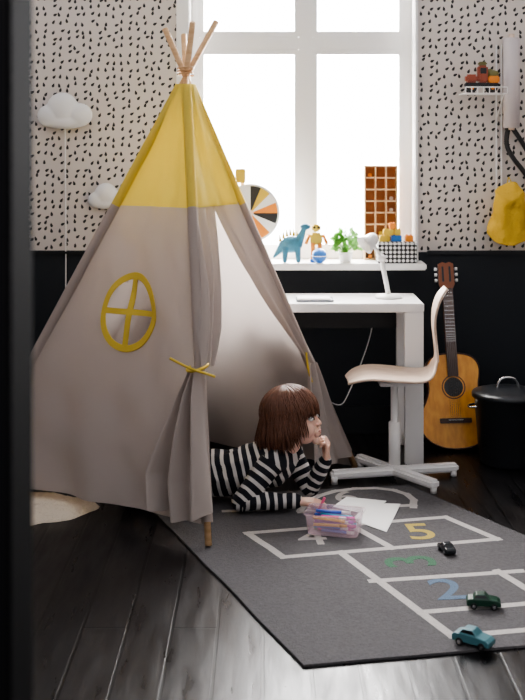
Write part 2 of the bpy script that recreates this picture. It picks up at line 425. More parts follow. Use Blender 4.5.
tp=poleline(Fb,.355)+V((-.01,-.065,0))
tube('tie_left',[tp+V((-.10,.0,.045)),tp+V((-.05,-.01,.02)),tp+V((0,-.012,0)),tp+V((.045,0,-.015)),tp+V((.07,.0,-.025))],.005,M_yeltrim,TT,True)
tube('tie_left_loop',[tp+V((.04*math.cos(t)-.0,.06+.065*math.sin(t),.01*math.cos(t))) for t in [k*.524 for k in range(12)]],.006,M_yeltrim,TT,cyc=True)
tq=poleline(Rb,.29)+V((-.005,-.045,0))
tube('tie_right',[tq+V((-.015,0,.05)),tq+V((-.01,-.01,0)),tq+V((.0,0,-.05)),tq+V((.01,0,-.08))],.005,M_yeltrim,TT,True)

def fleece():
    n=60;m=24;vs=[];fs=[]; c=V((-.955,4.54,.0))
    for j in range(m+1):
        r=j/m
        for i in range(n):
            a=2*math.pi*i/n; rr=r*(1+.10*math.sin(3*a+1)+.05*math.sin(7*a))+.02*random.random()*r
            x=.27*rr*math.cos(a); y=.20*rr*math.sin(a)
            z=.002+.034*(1-r**5)+.008*random.random()*(1 if r<1 else 0)
            vs.append(c+V((x,y,z)))
    for j in range(m):
        for i in range(n):
            k=(i+1)%n; fs.append((j*n+i,(j+1)*n+i,(j+1)*n+k,j*n+k))
    mobj('sheepskin_rug',vs,fs,M_fleece,None,True)
fleece()

# ---------------- child
CH=grp('child',(-.1,4.6,0))
sh_r=V((.040,4.525,.198)); el_r=V((-.082,4.48,.056)); wr_r=V((.132,4.49,.055))
sh_l=V((.115,4.69,.190)); el_l=V((.195,4.655,.056)); wr_l=V((.252,4.600,.182))
chest=V((.030,4.61,.170)); waist=V((-.13,4.63,.124)); hip=V((-.31,4.66,.118)); neck0=V((.070,4.61,.228)); neck1=V((.098,4.60,.29))
kn=[V((-.53,4.62,.075)),V((-.53,4.76,.075))]; an=[V((-.565,4.66,.30)),V((-.575,4.80,.28))]
hp=[V((-.33,4.60,.105)),V((-.33,4.72,.105))]
bones=[
 (waist,.090,chest,.098,0,0),(hip,.096,waist,.092,0,.5),
 (chest+V((.02,0,.01)),.088,sh_r,.052,0,.1),(chest+V((.02,0,.01)),.085,sh_l,.050,0,.1),
 (sh_r,.052,el_r,.040,0,0),(el_r,.040,wr_r,.028,0,.0),(sh_l,.048,el_l,.038,0,0),(el_l,.038,wr_l,.027,0,.0),
 (hip+V((-.02,0,-.01)),.088,hp[0],.072,1,0),(hip+V((-.02,0,-.01)),.088,hp[1],.072,1,0),
 (hp[0],.07,kn[0],.05,1,0),(hp[1],.07,kn[1],.05,1,0),(kn[0],.05,an[0],.033,1,0),(kn[1],.05,an[1],.033,1,0),
 (an[0],.032,an[0]+V((.01,0,.10)),.02,2,0),(an[1],.032,an[1]+V((.01,0,.10)),.02,2,0)]
def shirt_mat():
    m=bpy.data.materials.new('striped_shirt'); m.use_nodes=True
    nt=m.node_tree;N=nt.nodes;L=nt.links;b=N['Principled BSDF']
    at_=N.new('ShaderNodeAttribute'); at_.attribute_name='stripe'
    mr=N.new('ShaderNodeMapRange'); mr.inputs['From Min'].default_value=.28; mr.inputs['From Max'].default_value=.42; L.new(at_.outputs['Fac'],mr.inputs['Value'])
    mx=N.new('ShaderNodeMix'); mx.data_type='RGBA'; mx.inputs['A'].default_value=(.010,.011,.018,1); mx.inputs['B'].default_value=(.66,.63,.60,1)
    L.new(mr.outputs[0],mx.inputs['Factor']); L.new(mx.outputs['Result'],b.inputs['Base Color']); b.inputs['Roughness'].default_value=.9
    return m
M_shirt=shirt_mat()
body=blob('body',[('c',b[0],b[1],b[2],b[3]) for b in bones]+[('c',neck0,.042,neck1,.034)],.005,None,CH,4,mats=[M_shirt,M_jean,M_skin])
me=body.data
at_=me.attributes.new('stripe','FLOAT','POINT')
vals=[0]*len(me.vertices); vb=[0]*len(me.vertices)
bl=[(b[0],b[1],b[2],b[3],b[4]) for b in bones]+[(neck0+V((.006,0,.02)),.040,neck1,.034,2)]
PER=.036
for v in me.vertices:
    best=1e9; val=0
    for i,(p0,r0,p1,r1,mi) in enumerate(bl):
        d=p1-p0; t=(v.co-p0).dot(d)/d.length_squared; tc_=min(max(t,0),1)
        q=(v.co-(p0+d*tc_)).length-(r0+(r1-r0)*tc_)
        if q<best:
            best=q; vb[v.index]=i; val=t*d.length
            if i in(0,1,2,3): val=(v.co.x*.98+v.co.z*.25)
            elif i in(5,7): val=val+(sh_r-el_r).length
    if vb[v.index]<8:
        w=noise.noise(v.co*22)*.006+noise.noise(v.co*50)*.002
        v.co+=v.normal*w
        val+=noise.noise(v.co*9)*.012
    vals[v.index]=math.cos(2*math.pi*val/PER)
    if v.co.z<.0105: v.co.z=.0105
at_.data.foreach_set('value',vals)
for f in me.polygons:
    ids=[vb[i] for i in f.vertices]; f.material_index=bl[max(set(ids),key=ids.count)][4]
# head
Rh=Matrix.Rotation(math.radians(-22),4,'Z')@Matrix.Rotation(math.radians(-12),4,'Y')
HX=Matrix.Translation((.130,4.59,.350))@Rh@Matrix.Scale(1.08,4)
hp_=[('e',(-.012,0,.032),(.090,.073,.077)),('e',(.034,0,-.018),(.050,.056,.070)),('e',(.028,0,-.058),(.044,.046,.036)),
 ('e',(.066,0,-.086),(.016,.019,.014)),('e',(.052,.030,-.040),(.029,.024,.029)),('e',(.052,-.030,-.040),(.029,.024,.029)),
 ('e',(.043,0,.035),(.043,.056,.045)),('c',(.080,0,.000),.006,(.0935,0,-.026),.0075),('e',(.087,.0075,-.029),(.008,.006,.006)),('e',(.087,-.0075,-.029),(.008,.006,.006)),
 ('e',(.076,0,-.056),(.014,.022,.018)),('e',(-.008,.075,-.012),(.014,.008,.024)),('e',(-.008,-.075,-.012),(.014,.008,.024)),
 ('c',(-.022,0,-.03),.045,(-.035,0,-.09),.036)]
blob('head',hp_,.0026,M_skin,CH,4,HX)
blob('mouth',[('e',(.0868,0,-.0525),(.0045,.014,.0034)),('e',(.0855,0,-.0590),(.0045,.012,.0038))],.0013,M_lip,CH,1,HX)
for s in(1,-1):
    blob('eye',[('e',(.0745,.030*s,-.002),(.0125,.0125,.0085))],.0015,M_eye,CH,1,HX)
    blob('iris',[('e',(.0852,.029*s,-.002),(.0028,.0055,.0062))],.001,M_iris,CH,0,HX)
    tube('lash',[HX@V(q) for q in((.078,.042*s,.001),(.0855,.035*s,.0065),(.087,.028*s,.0075),(.085,.020*s,.005))],.0014,M_hair2,CH,True)
    tube('eyebrow',[HX@V(q) for q in((.077,.044*s,.016),(.085,.033*s,.020),(.087,.020*s,.018))],.0018,M_hair2,CH,True)
blob('hair_base',[('e',(-.016,0,.036),(.094,.079,.082)),('e',(-.045,0,-.020),(.055,.074,.055))],.004,M_hair2,CH,3,HX)
cu=bpy.data.curves.new('hair','CURVE'); cu.dimensions='3D'; cu.bevel_depth=.0020; cu.bevel_resolution=1
for k in range(2000):
    ph=random.uniform(-math.pi,math.pi); aph=abs(ph); bang=aph<1.02
    lay=random.uniform(.93,1.07)
    Rr=V((.107*lay,.091*lay,.092*lay)); c0=V((-.018,0,.032))
    zend=(random.uniform(.012,.028)-.006*aph if bang else random.uniform(-.096,-.062))
    if 1.02<=aph<1.34: zend=random.uniform(-.065,-.02)
    pts=[]; th=random.uniform(.02,.5); w=random.uniform(-.26,.26)
    while th<math.pi/2+.15:
        f=ph+w*th
        p=c0+V((Rr.x*math.sin(th)*math.cos(f),Rr.y*math.sin(th)*math.sin(f),Rr.z*math.cos(th)))
        if p.z<zend: break
        pts.append(p); th+=.17
    if len(pts)<2: continue
    p=pts[-1].copy(); j=random.uniform(-.002,.003); fx=random.uniform(-.003,.0015)
    while p.z>zend:
        p=p+V((math.cos(ph)*(.0010+j)+fx if not bang else -.0004,math.sin(ph)*(.0010+j),-.012))
        if p.z<-.045: p=p-V((math.cos(ph)*.0045,math.sin(ph)*.0045,0))
        pts.append(p.copy())
    s=cu.splines.new('POLY'); s.points.add(len(pts)-1)
    for i,q in enumerate(pts):
        g=HX@q; s.points[i].co=(g.x,g.y,g.z,1); s.points[i].radius=1.0 if i<len(pts)-2 else (.7 if i==len(pts)-2 else .25)
cu.materials.append(M_hair); par(link(bpy.data.objects.new('hair',cu)),CH)
def hand(name,wrist,dirv,nrm,side,curl,scale=1.0,thumbin=0,tz=1.0):
    d=V(dirv).normalized(); n=V(nrm); n=(n-d*n.dot(d)).normalized()
    z=-n; y=z.cross(d)
    Mx=Matrix((( d.x,y.x,z.x,wrist[0]),(d.y,y.y,z.y,wrist[1]),(d.z,y.z,z.z,wrist[2]),(0,0,0,1)))@Matrix.Scale(scale,4)
    pr=[('c',(-.03,0,0),.019,(.004,0,0),.0175)]
    ys=[.021,.007,-.007,-.020]
    for yy in ys: pr.append(('c',(.005,yy*.55*side,0),.0125,(.052,yy*side,0),.0095))
    Ls=[(.024,.016,.012),(.027,.018,.013),(.025,.017,.012),(.019,.013,.010)]
    for i,yy in enumerate(ys):
        p=V((.054,yy*side,0)); a=0; rr=.0078 if i<3 else .0068
        for k,l in enumerate(Ls[i]):
            a+=math.radians(curl[k]+i*3)
            q=p+V((math.cos(a)*l,(yy*side)*.10,-math.sin(a)*l)); pr.append(('c',p,rr,q,rr*.9)); p=q; rr*=.9
    t0=V((.010,.016*side,-.005)); t1=V((.030,(.036-thumbin*.3)*side,-.014*tz)); t2=V((.048,(.042-thumbin)*side,-.020*tz)); t3=V((.062,(.040-thumbin*1.4)*side,-.024*tz))
    pr+=[('c',t0,.012,t1,.0098),('c',t1,.0095,t2,.0082),('c',t2,.008,t3,.0068)]
    return blob(name,pr,.0019,M_skin,CH,2,Mx)
hand('hand_right',wr_r+V((.012,0,-.002)),(1,-.08,-.03),(0,.1,-1),1,(11,20,16),1.02,.012,.75)
hand('hand_left',wr_l+V((.003,-.004,.012)),(.12,-.12,1),(-.95,.1,.1),-1,(38,60,40),1.0,.01)
tube('collar',[neck0+V((.012,0,.012))+V((.045*math.cos(t),.044*math.sin(t),-.012*math.cos(t))) for t in [k*.3927 for k in range(16)]],.005,M_black,CH,cyc=True)
mk=grp('felt_marker',(.22,4.45,.03)); cyl('barrel',(.212,4.452,.020),(.240,4.440,.083),.0055,mat('pink_pen',(.75,.12,.25),.4),mk); cyl('tip',(.208,4.4535,.0115),(.212,4.452,.020),.0015,M_black,mk,.0045)

# ---------------- plastic box with markers, papers
PB=grp('marker_storage_box',tuple(fl(336,536,0)))
pc=fl(334,531,.0100); M_pl=mat('pink_clear_plastic',(.85,.66,.72),.15,alpha=.30)
Rz=Matrix.Rotation(math.radians(-14),3,'Z')
def tray(name,c,w,d,h,t,m,R,p,flare=1.1):
    def ring(w_,d_,z,k=5,r=.02):
        q=[]
        for cx_,cy_,a0 in((1,1,0),(-1,1,90),(-1,-1,180),(1,-1,270)):
            for i in range(k):
                a=math.radians(a0+90*i/(k-1)); q.append(V(((w_/2-r)*cx_+r*math.cos(a),(d_/2-r)*cy_+r*math.sin(a),z)))
        return q
    rs=[ring(w,d,0),ring(w*flare,d*flare,h),ring(w*flare+.012,d*flare+.012,h),ring(w*flare+.012,d*flare+.012,h-.006),ring(w*flare-.004,d*flare-.004,h-.002),ring(w-.006,d-.006,.003)]
    vs=[R@v+V(c) for r_ in rs for v in r_]; n=20; fs=[tuple(range(n))[::-1],tuple(range(5*n,6*n))]
    for a,b in((0,1),(1,2),(2,3),(1,4),(4,5)):
        for i in range(n): fs.append((a*n+i,a*n+(i+1)%n,b*n+(i+1)%n,b*n+i))
    return mobj(name,vs,fs,m,p)
tray('container',pc,.185,.125,.075,.003,M_pl,Rz,PB)
pens=[(.7,.1,.4),(.1,.2,.7),(.5,.1,.6),(.05,.5,.3),(.85,.5,.05),(.8,.1,.1),(.1,.5,.7),(.5,.15,.6)]
for i in range(26):
    c=V((random.uniform(-.02,.02),random.uniform(-.045,.045),.012+.011*(i//5))); a=random.uniform(-.25,.25); d=V((math.cos(a),math.sin(a)*.6,0))*.062
    cc=pens[i%8]; mm=mat('pen_%d'%i,cc,.4)
    cyl('marker_%d'%(i+1),Rz@(c-d)+pc,Rz@(c+d*.55)+pc,.0055,mm,PB,seg=10); cyl('marker_cap_%d'%(i+1),Rz@(c+d*.56)+pc,Rz@(c+d)+pc,.006,M_paper if i%2 else mm,PB,seg=10)
PP=grp('paper_sheets',tuple(fl(370,512,0)))
def sheet(name,pix,z,m=M_paper):
    c=[fl(x,y,z) for x,y in pix]; vs=[];fs=[];n=8
    for zo in(0,.0008):
        for j in range(n+1):
            for i in range(n+1):
                p=c[0].lerp(c[1],i/n).lerp(c[3].lerp(c[2],i/n),j/n); p.z=z+zo+.004*(i/n)**3*(j/n); vs.append(p)
    for j in range(n):
        for i in range(n):
            a=j*(n+1)+i; q=(a,a+1,a+n+2,a+n+1); fs.append(q[::-1]); fs.append(tuple(x+(n+1)**2 for x in q))
    mobj(name,vs,fs,m,PP)
sheet('sheet_1',[(352,520),(366,503),(400,505),(386,532)],.0105)
sheet('sheet_2',[(332,507),(346,497),(386,502),(370,515)],.0125)
# ---------------- toy cars
def toycar(loc,ang,L_,m):
    g=grp('toy_car',tuple(loc)); R=Matrix.Rotation(ang,3,'Z'); s=L_/.09
    prof=[(-.045,.008),(-.046,.020),(-.040,.025),(-.028,.027),(-.020,.037),(.004,.038),(.015,.027),(.036,.024),(.045,.018),(.045,.008)]
    vs=[];n=len(prof)
    for yy,k in((-.019,1),(.019,1)):
        for x,z in prof:
            y2=yy*(.78 if z>.03 else 1); vs.append(R@(V((x,y2,z))*s)+V(loc))
    fs=[tuple(range(n))[::-1],tuple(range(n,2*n))]+[(i,(i+1)%n,(i+1)%n+n,i+n) for i in range(n)]
    o=mobj('bodywork',vs,fs,m,g); b=o.modifiers.new('b','BEVEL'); b.width=.002*s; b.segments=2
    vs=[]
    for y in(-.0185,.0185):
        for x,z in[(-.0255,.0285),(-.0185,.0355),(.003,.0365),(.012,.0285)]: vs.append(R@(V((x,y*(.87 if z>.03 else .99),z))*s)+V(loc))
    mobj('windows',vs,[(0,1,2,3),(7,6,5,4),(0,4,5,1),(2,6,7,3)],M_blk,g)
    for i,(x,y) in enumerate(((-.026,-.018),(-.026,.018),(.027,-.018),(.027,.018))):
        c=V((x,y,.0085)); cyl('wheel_%d'%i,R@((c-V((0,.004,0)))*s)+V(loc),R@((c+V((0,.004,0)))*s)+V(loc),.0085*s,M_black,g,seg=16)
        sg=-1 if y<0 else 1
        cyl('hub_%d'%i,R@((c+V((0,.004*sg,0)))*s)+V(loc),R@((c+V((0,.0048*sg,0)))*s)+V(loc),.0045*s,M_chrome,g,seg=12)
toycar(fl(446,552,.0095),math.radians(105),.085,mat('toy_black_car',(.02,.025,.03),.25))
toycar(fl(483,607,.0095),math.radians(-8),.105,M_dgreen)
toycar(fl(473,645,.0095),math.radians(-35),.115,mat('toy_lightblue',(.07,.19,.22),.3))

# ---------------- desk
DK=grp('desk',(.36,5.36,0))
box('tabletop',(.355,5.37,.705),(.75,.36,.04),M_white,DK,.004)
box('leg_front_right',(.685,5.205,.343),(.085,.03,.686),M_white,DK,.003)
box('leg_back_right',(.685,5.53,.343),(.085,.03,.686),M_white,DK,.003)
box('leg_rail_right',(.70,5.37,.03),(.05,.30,.05),M_white,DK,.003)
box('leg_left',(.07,5.47,.343),(.05,.10,.686),M_white,DK,.003)
box('back_rail',(.37,5.535,.62),(.56,.02,.12),M_black,DK,.003)
bk=grp('notebook',(.3,5.3,.725)); box('cover',(.24,5.30,.730),(.17,.12,.008),mat('book_grey',(.25,.27,.3),.5),bk,.001); box('pages',(.235,5.295,.738),(.15,.11,.007),M_paper,bk,.001)
LP=grp('desk_lamp',(.59,5.4,.725)); lx=(388-262)*5.38/F
lathe('base',[(0,0),(.062,0),(.064,.006),(.058,.014),(.014,.02),(0,.021)],(lx,5.38,.7255),M_white,LP)
a0=V((lx,5.38,.74)); a1=at(381,256,5.38)+V((0,0,-.01)); 
cyl('arm',a0,a1,.011,M_white,LP,bev=.003); blob('joint',[('e',a1,(.02,.02,.02))],.003,M_white,LP,1)
hd=at(367,243,5.34); dd=V((-.75,-.35,-.55)).normalized()
cyl('arm_upper',a1,hd-dd*.02,.009,M_white,LP)
lathe('shade',[(.0,-.055),(.022,-.052),(.03,-.035),(.033,-.01),(.045,.02),(.047,.02),(.035,-.01),(.026,-.03),(0,-.04)],hd,M_white,LP,axis=dd)
tube('power_cord',[(.55,5.57,.70),(.54,5.62,.55),(.50,5.66,.40),(.42,5.62,.22),(.38,5.60,.16),(.34,5.62,.18)],.003,M_white,None,True)
# ---------------- chair
CY=5.0
CR=grp('desk_chair',(.577,CY,0))
prof=[at(x,y,CY) for x,y in((347,381),(353,377),(366,373),(385,374),(405,376),(422,377),(432,372),(436,360),(434,340),(432,322),(434,306),(439,294),(445,287))]
wd=[.16,.26,.32,.34,.33,.28,.18,.08,.06,.08,.12,.13,.08]
def plyshell():
    K=4;P=[];Wd=[]
    for i in range(len(prof)-1):
        for k in range(K):
            t=k/K; P.append((prof[i].lerp(prof[i+1],t))); Wd.append(wd[i]*(1-t)+wd[i+1]*t)
    P.append(prof[-1]);Wd.append(wd[-1])
    for _ in range(4):
        P=[P[0]]+[(P[i-1]+P[i]*2+P[i+1])/4 for i in range(1,len(P)-1)]+[P[-1]]
        Wd=[Wd[0]]+[(Wd[i-1]+Wd[i]*2+Wd[i+1])/4 for i in range(1,len(Wd)-1)]+[Wd[-1]]
    m=14;vs=[];fs=[]
    for i,q in enumerate(P):
        for j in range(m+1):
            s=2*j/m-1; dish=(.010 if i<28 else .002)*s*s
            tn=(P[min(i+1,len(P)-1)]-P[max(i-1,0)]).normalized(); nn=V((-tn.z,0,tn.x))
            vs.append(q+V((0,s*Wd[i]/2,0))+nn*dish)
    for i in range(len(P)-1):
        for j in range(m): a=i*(m+1)+j; fs.append((a,a+1,a+m+2,a+m+1))
    o=mobj('seat_shell',vs,fs,M_ply,CR,True); s=o.modifiers.new('s','SOLIDIFY'); s.thickness=.010; s.offset=1
plyshell()
sx=(394-262)*CY/F
box('seat_plate',(sx,CY,.412),(.14,.12,.018),M_white,CR,.004)
cyl('stem',(sx,CY,.05),(sx,CY,.41),.017,M_white,CR,bev=.003)
cyl('stem_sleeve',(sx,CY,.05),(sx,CY,.24),.026,M_white,CR,bev=.003)
def beam(name,p,q,w,h,z):
    p=V((p.x,p.y,z));q=V((q.x,q.y,z)); d=q-p; R=Matrix.Rotation(math.atan2(d.y,d.x),3,'Z'); return box(name,(p+q)/2,(d.length,w,h),M_white,CR,.01,R)
beam('foot_1',fl(330,483),fl(457,475),.050,.036,.036)
beam('foot_2',fl(357,466),fl(436,494),.050,.036,.038)
for i,(x,y) in enumerate(((334,484),(453,476),(360,468),(433,493))):
    q=fl(x,y); cyl('glide_%d'%i,(q.x,q.y,0.0),(q.x,q.y,.03),.014,M_white,CR)

# ---------------- guitar
GT=grp('acoustic_guitar',(.93,5.5,0)); GS=1.25
g0=V((.915,5.43,.004)); g1=V((.895,5.675,.875)); gu=(g1-g0).normalized(); gx=V((1,0,.03)); gx=(gx-gu*gx.dot(gu)).normalized(); gn=gx.cross(gu)
if gn.y>0: gn=-gn
def gp(x,h,o): return g0+gx*x+gu*h+gn*o
M_gt=wood('spruce',(.70,.29,.04),(.82,.38,.06),4,.3,(14,14,2)); M_rose=mat('rosewood',(.06,.025,.015),.4); M_gs=mat('guitar_side',(.20,.06,.02),.3)
ctl=[(0,0),(.004,.05),(.03,.10),(.07,.130),(.11,.141),(.16,.137),(.21,.115),(.26,.098),(.30,.097),(.34,.104),(.38,.106),(.415,.092),(.435,.065),(.443,.03),(.444,0)]
out=[]
for a,b in ctl: out.append(V((b*GS*.97,a)))
for _ in range(2):
    nw=[out[0]]
    for i in range(len(out)-1): nw+= [out[i]*.75+out[i+1]*.25,out[i]*.25+out[i+1]*.75]
    nw.append(out[-1]); out=nw
loop=[(q.x,q.y) for q in out]+[(-q.x,q.y) for q in reversed(out[1:-1])]
n=len(loop); vs=[gp(x,h,.04) for x,h in loop]+[gp(x,h,-.04) for x,h in loop]
mobj('body',vs,[tuple(range(n)),tuple(range(n,2*n))[::-1]]+[(i,(i+1)%n,(i+1)%n+n,i+n) for i in range(n)],None,GT,False,[M_gt,M_gs],[0,1]+[1]*n)
tube('binding',[gp(x,h,.041) for x,h in loop],.0035,M_rose,GT,cyc=True)
def gdisc(name,h,r,o,m): 
    vs=[gp(r*math.cos(a),h+r*math.sin(a),o) for a in [k*.1963 for k in range(32)]]; mobj(name,vs,[tuple(range(32))],m,GT)
gdisc('rosette',.285,.056,.0415,M_rose); gdisc('rosette_ring',.285,.051,.042,M_gt); gdisc('soundhole',.285,.045,.0425,M_blk)
def gbox(name,x,h,o,sx_,sh,so,m):
    R=Matrix((gx,gu,gn)).transposed(); return box(name,gp(x,h,o),(sx_,sh,so),m,GT,.002,R)
gbox('bridge',0,.13,.046,.15,.022,.010,M_rose); gbox('saddle',0,.133,.053,.07,.003,.004,M_paper)
gbox('neck',0,.60,.038,.050,.34,.022,M_gs); gbox('fingerboard',0,.545,.052,.051,.42,.006,M_rose)
for i in range(14): gbox('fret_%d'%i,0,.745-.37*(1-.5**((i+1)/9)),.0555,.049,.0018,.0015,M_chrome)
hs=[(-.024,.745),(.024,.745),(.038,.775),(.037,.875),(.016,.885),(0,.878),(-.016,.885),(-.037,.875),(-.038,.775)]
k=len(hs); vs=[gp(x,h,.045) for x,h in hs]+[gp(x,h,.028) for x,h in hs]
mobj('headstock',vs,[tuple(range(k)),tuple(range(k,2*k))[::-1]]+[(i,(i+1)%k,(i+1)%k+k,i+k) for i in range(k)],M_gs,GT)
for s in(-1,1):
    gbox('slot_%d'%s,.017*s,.825,.0455,.010,.075,.002,M_blk)
    for i in range(3):
        h=.795+.028*i; cyl('peg_%d_%d'%(s,i),gp(.03*s,h,.036),gp(.052*s,h,.036),.003,M_chrome,GT,seg=10); cyl('peg_knob_%d_%d'%(s,i),gp(.045*s,h,.036),gp(.056*s,h,.036),.008,M_paper,GT,seg=12)
for i in range(6):
    x=(i-2.5)*.0078; cyl('string_%d'%i,gp(x*1.2,.13,.055),gp(x,.75,.057),.0006,M_chrome,GT,seg=6)

# ---------------- bin
BN=grp('lidded_bin',(1.09,5.2,0)); bc=V((1.115,5.22,0))
M_bin=mat('charcoal_metal',(.022,.024,.028),.35)
lathe('drum',[(0,.002),(.125,.002),(.13,.01),(.152,.30),(.158,.305),(.158,.312),(.150,.312),(.145,.30),(.12,.02),(0,.015)],bc,M_bin,BN,48)
lathe('lid',[(0,.345),(.05,.342),(.12,.332),(.158,.322),(.163,.315),(.163,.300),(.160,.300),(.158,.318),(0,.33)],bc,M_bin,BN,48)
tube('lid_handle',[bc+V((-.05,0,.338)),bc+V((-.045,0,.375)),bc+V((0,0,.39)),bc+V((.045,0,.375)),bc+V((.05,0,.338))],.006,M_chrome,BN,True)
for s in(-1,1): tube('side_handle_%d'%s,[bc+V((.148*s,-.03,.26)),bc+V((.18*s,-.025,.255)),bc+V((.18*s,.025,.255)),bc+V((.148*s,.03,.26))],.005,M_chrome,BN,True)

# ---------------- wall lamps (cloud)
def cloud(px,py,s,d=5.71):
    c=at(px,py,d); g=grp('cloud_wall_lamp',tuple(c)); 
    pr=[('e',c+V((-.075*s,0,-.02*s)),(.062*s,.03,.058*s)),('e',c+V((-.01*s,0,.02*s)),(.08*s,.034,.078*s)),('e',c+V((.075*s,0,-.015*s)),(.065*s,.03,.06*s)),('e',c+V((0,0,-.05*s)),(.12*s,.028,.035*s))]
    blob('shade',pr,.006,mat('opal_shade',(.78,.78,.78),.4),g,3)
    tube('cord',[c+V((0,0.02,-.07*s)),c+V((.0,.03,-.3)),c+V((.003,.03,-.75)),V((c.x,5.73,.16))],.003,M_white,g,True)
cloud(64,112,1.0); cloud(107,197,.72,5.72)

# ---------------- sill objects
SZ=.8615
CB=grp('wooden_cubby_shelf',(.595,5.80,SZ)); x0,x1,z0,z1=.515,.675,SZ,1.335; l=[]
for i in range(4): xx=x0+(x1-x0)*i/3; l.append(((xx,5.80,(z0+z1)/2),(.007,.05,z1-z0)))
for i in range(9): zz=z0+.003+(z1-z0-.006)*i/8; l.append((((x0+x1)/2,5.80,zz),(x1-x0+.006,.048,.007)))
boxes('grid',l,mat('cubby_wood',(.72,.50,.30),.6,var=.15,vscale=20),CB)
box('back_panel',((x0+x1)/2,5.8235,(z0+z1)/2),(x1-x0,.004,z1-z0),mat('cubby_back_shade',(.30,.15,.07),.7,trans=.2),CB,0)  # darker brown paints the shade inside the cells
for i in range(5):
    xx=x0+(x1-x0)*((i*2)%3+.5)/3; zz=z0+.0065+(z1-z0-.006)*((i*5)%8)/8
    box('trinket_%d'%i,(xx,5.795,zz+.010),(.018,.018,.018),[M_orange,M_ply,M_yeltrim][i%3],CB,.003)
PBX=grp('patterned_box',(.655,5.66,SZ))
mp_=bpy.data.materials.new('black_white_check'); mp_.use_nodes=True
ck=mp_.node_tree.nodes.new('ShaderNodeTexVoronoi'); ck.inputs['Scale'].default_value=48; ck.inputs['Randomness'].default_value=0.0
rp=mp_.node_tree.nodes.new('ShaderNodeValToRGB'); rp.color_ramp.interpolation='CONSTANT'; rp.color_ramp.elements[0].color=(.7,.7,.68,1); rp.color_ramp.elements[1].color=(.012,.012,.012,1); rp.color_ramp.elements[1].position=.46
tcn=mp_.node_tree.nodes.new('ShaderNodeTexCoord'); mp_.node_tree.links.new(tcn.outputs['Object'],ck.inputs['Vector'])
mp_.node_tree.links.new(ck.outputs['Distance'],rp.inputs[0]); mp_.node_tree.links.new(rp.outputs[0],mp_.node_tree.nodes['Principled BSDF'].inputs['Base Color'])
box('box',(.66,5.67,SZ+.045),(.19,.12,.09),mp_,PBX,.003); box('lid',(.66,5.67,SZ+.096),(.196,.126,.014),mp_,PBX,.003)
yb=grp('toy_building_bricks',(.66,5.67,SZ+.104))
for i,(x,y,z,w,m) in enumerate(((.60,5.66,0,.05,M_yeltrim),(.66,5.67,0,.05,M_blue),(.72,5.66,0,.04,M_orange),(.62,5.67,.03,.05,M_yeltrim),(.665,5.67,.03,.03,M_yeltrim),(.64,5.67,.06,.03,M_orange))):
    box('brick_%d'%i,(x,y,SZ+.1185+z),(w,.04,.03),m,yb,.003)
    for q in(-.25,.25): cyl('stud_%d'%i,(x+q*w,y,SZ+.1335+z),(x+q*w,y,SZ+.138+z),.005,m,yb,seg=10)
WH=grp('spinning_colour_wheel',(0,5.72,SZ)); wcx,wcy,wcz=at(250,213,5.72)
n=48; vs=[V((wcx,wcy-.007,wcz))]; fs=[];fm=[]
for i in range(n): a=2*math.pi*i/n; vs.append(V((wcx+.135*math.cos(a),wcy-.007,wcz+.135*math.sin(a))))
for i in range(n): fs.append((0,1+i,1+(i+1)%n)); fm.append([2,0,4,1,0,3,2,0,4,0,1,3,0,2,0,1][(i//3)%16])
mobj('dial',vs,fs,None,WH,False,[M_paper,M_black,M_orange,M_ply,M_yeltrim],fm)
cyl('dial_board',(wcx,wcy-.005,wcz),(wcx,wcy+.006,wcz),.145,M_paper,WH,seg=48)
cyl('hub',(wcx,wcy-.02,wcz),(wcx,wcy+.01,wcz),.015,M_ply,WH)
box('stand',(wcx,wcy+.016,(wcz+SZ)/2),(.03,.015,wcz-SZ),M_ply,WH,.002); box('foot',(wcx,wcy+.01,SZ+.008),(.14,.07,.016),M_ply,WH,.003)
box('pointer',(wcx-.05,wcy-.004,wcz+.185),(.05,.01,.07),M_yeltrim,WH,.01); box('pointer_arm',(wcx-.04,wcy+.014,wcz+.09),(.02,.01,.19),M_ply,WH,.002)
DN=grp('toy_dinosaur',(.15,5.66,SZ)); dx=(291-262)*5.64/F
pr=[('e',(dx,5.64,SZ+.09),(.055,.03,.042)),('c',(dx+.035,5.64,SZ+.105),.024,(dx+.06,5.64,SZ+.165),.014),('e',(dx+.068,5.64,SZ+.178),(.026,.015,.016)),
 ('c',(dx-.04,5.64,SZ+.085),.026,(dx-.085,5.64,SZ+.03),.007)]
for x in(-.03,.03):
    for y in(-.018,.018): pr.append(('c',(dx+x,5.64+y,SZ+.07),.016,(dx+x*1.1,5.64+y,SZ+.013),.012))
blob('body',pr,.0035,mat('toy_dino_blue',(.05,.20,.30),.35,var=.6,vscale=30),DN,2)
for i in range(7):
    a=i/6; cyl('spike_%d'%i,(dx-.055+.1*a,5.64,SZ+.105+.03*math.sin(a*3)),(dx-.058+.1*a,5.64,SZ+.14+.03*math.sin(a*3)),.008,M_yeltrim,DN,.001,seg=8)
RB=grp('toy_robot',(.27,5.66,SZ)); rx=(316-262)*5.66/F
box('torso',(rx,5.68,SZ+.115),(.06,.035,.06),M_yeltrim,RB,.01); box('head',(rx,5.68,SZ+.168),(.042,.032,.036),M_yeltrim,RB,.008)
for s in(-1,1):
    box('leg_%d'%s,(rx+.017*s,5.68,SZ+.05),(.02,.025,.10),M_orange,RB,.005); box('foot_%d'%s,(rx+.018*s,5.672,SZ+.008),(.028,.045,.016),M_blue,RB,.004)
    cyl('arm_%d'%s,(rx+.034*s,5.68,SZ+.135),(rx+.052*s,5.67,SZ+.09),.008,M_orange,RB); cyl('eye_%d'%s,(rx+.01*s,5.665,SZ+.172),(rx+.01*s,5.662,SZ+.172),.006,M_black,RB,seg=12)
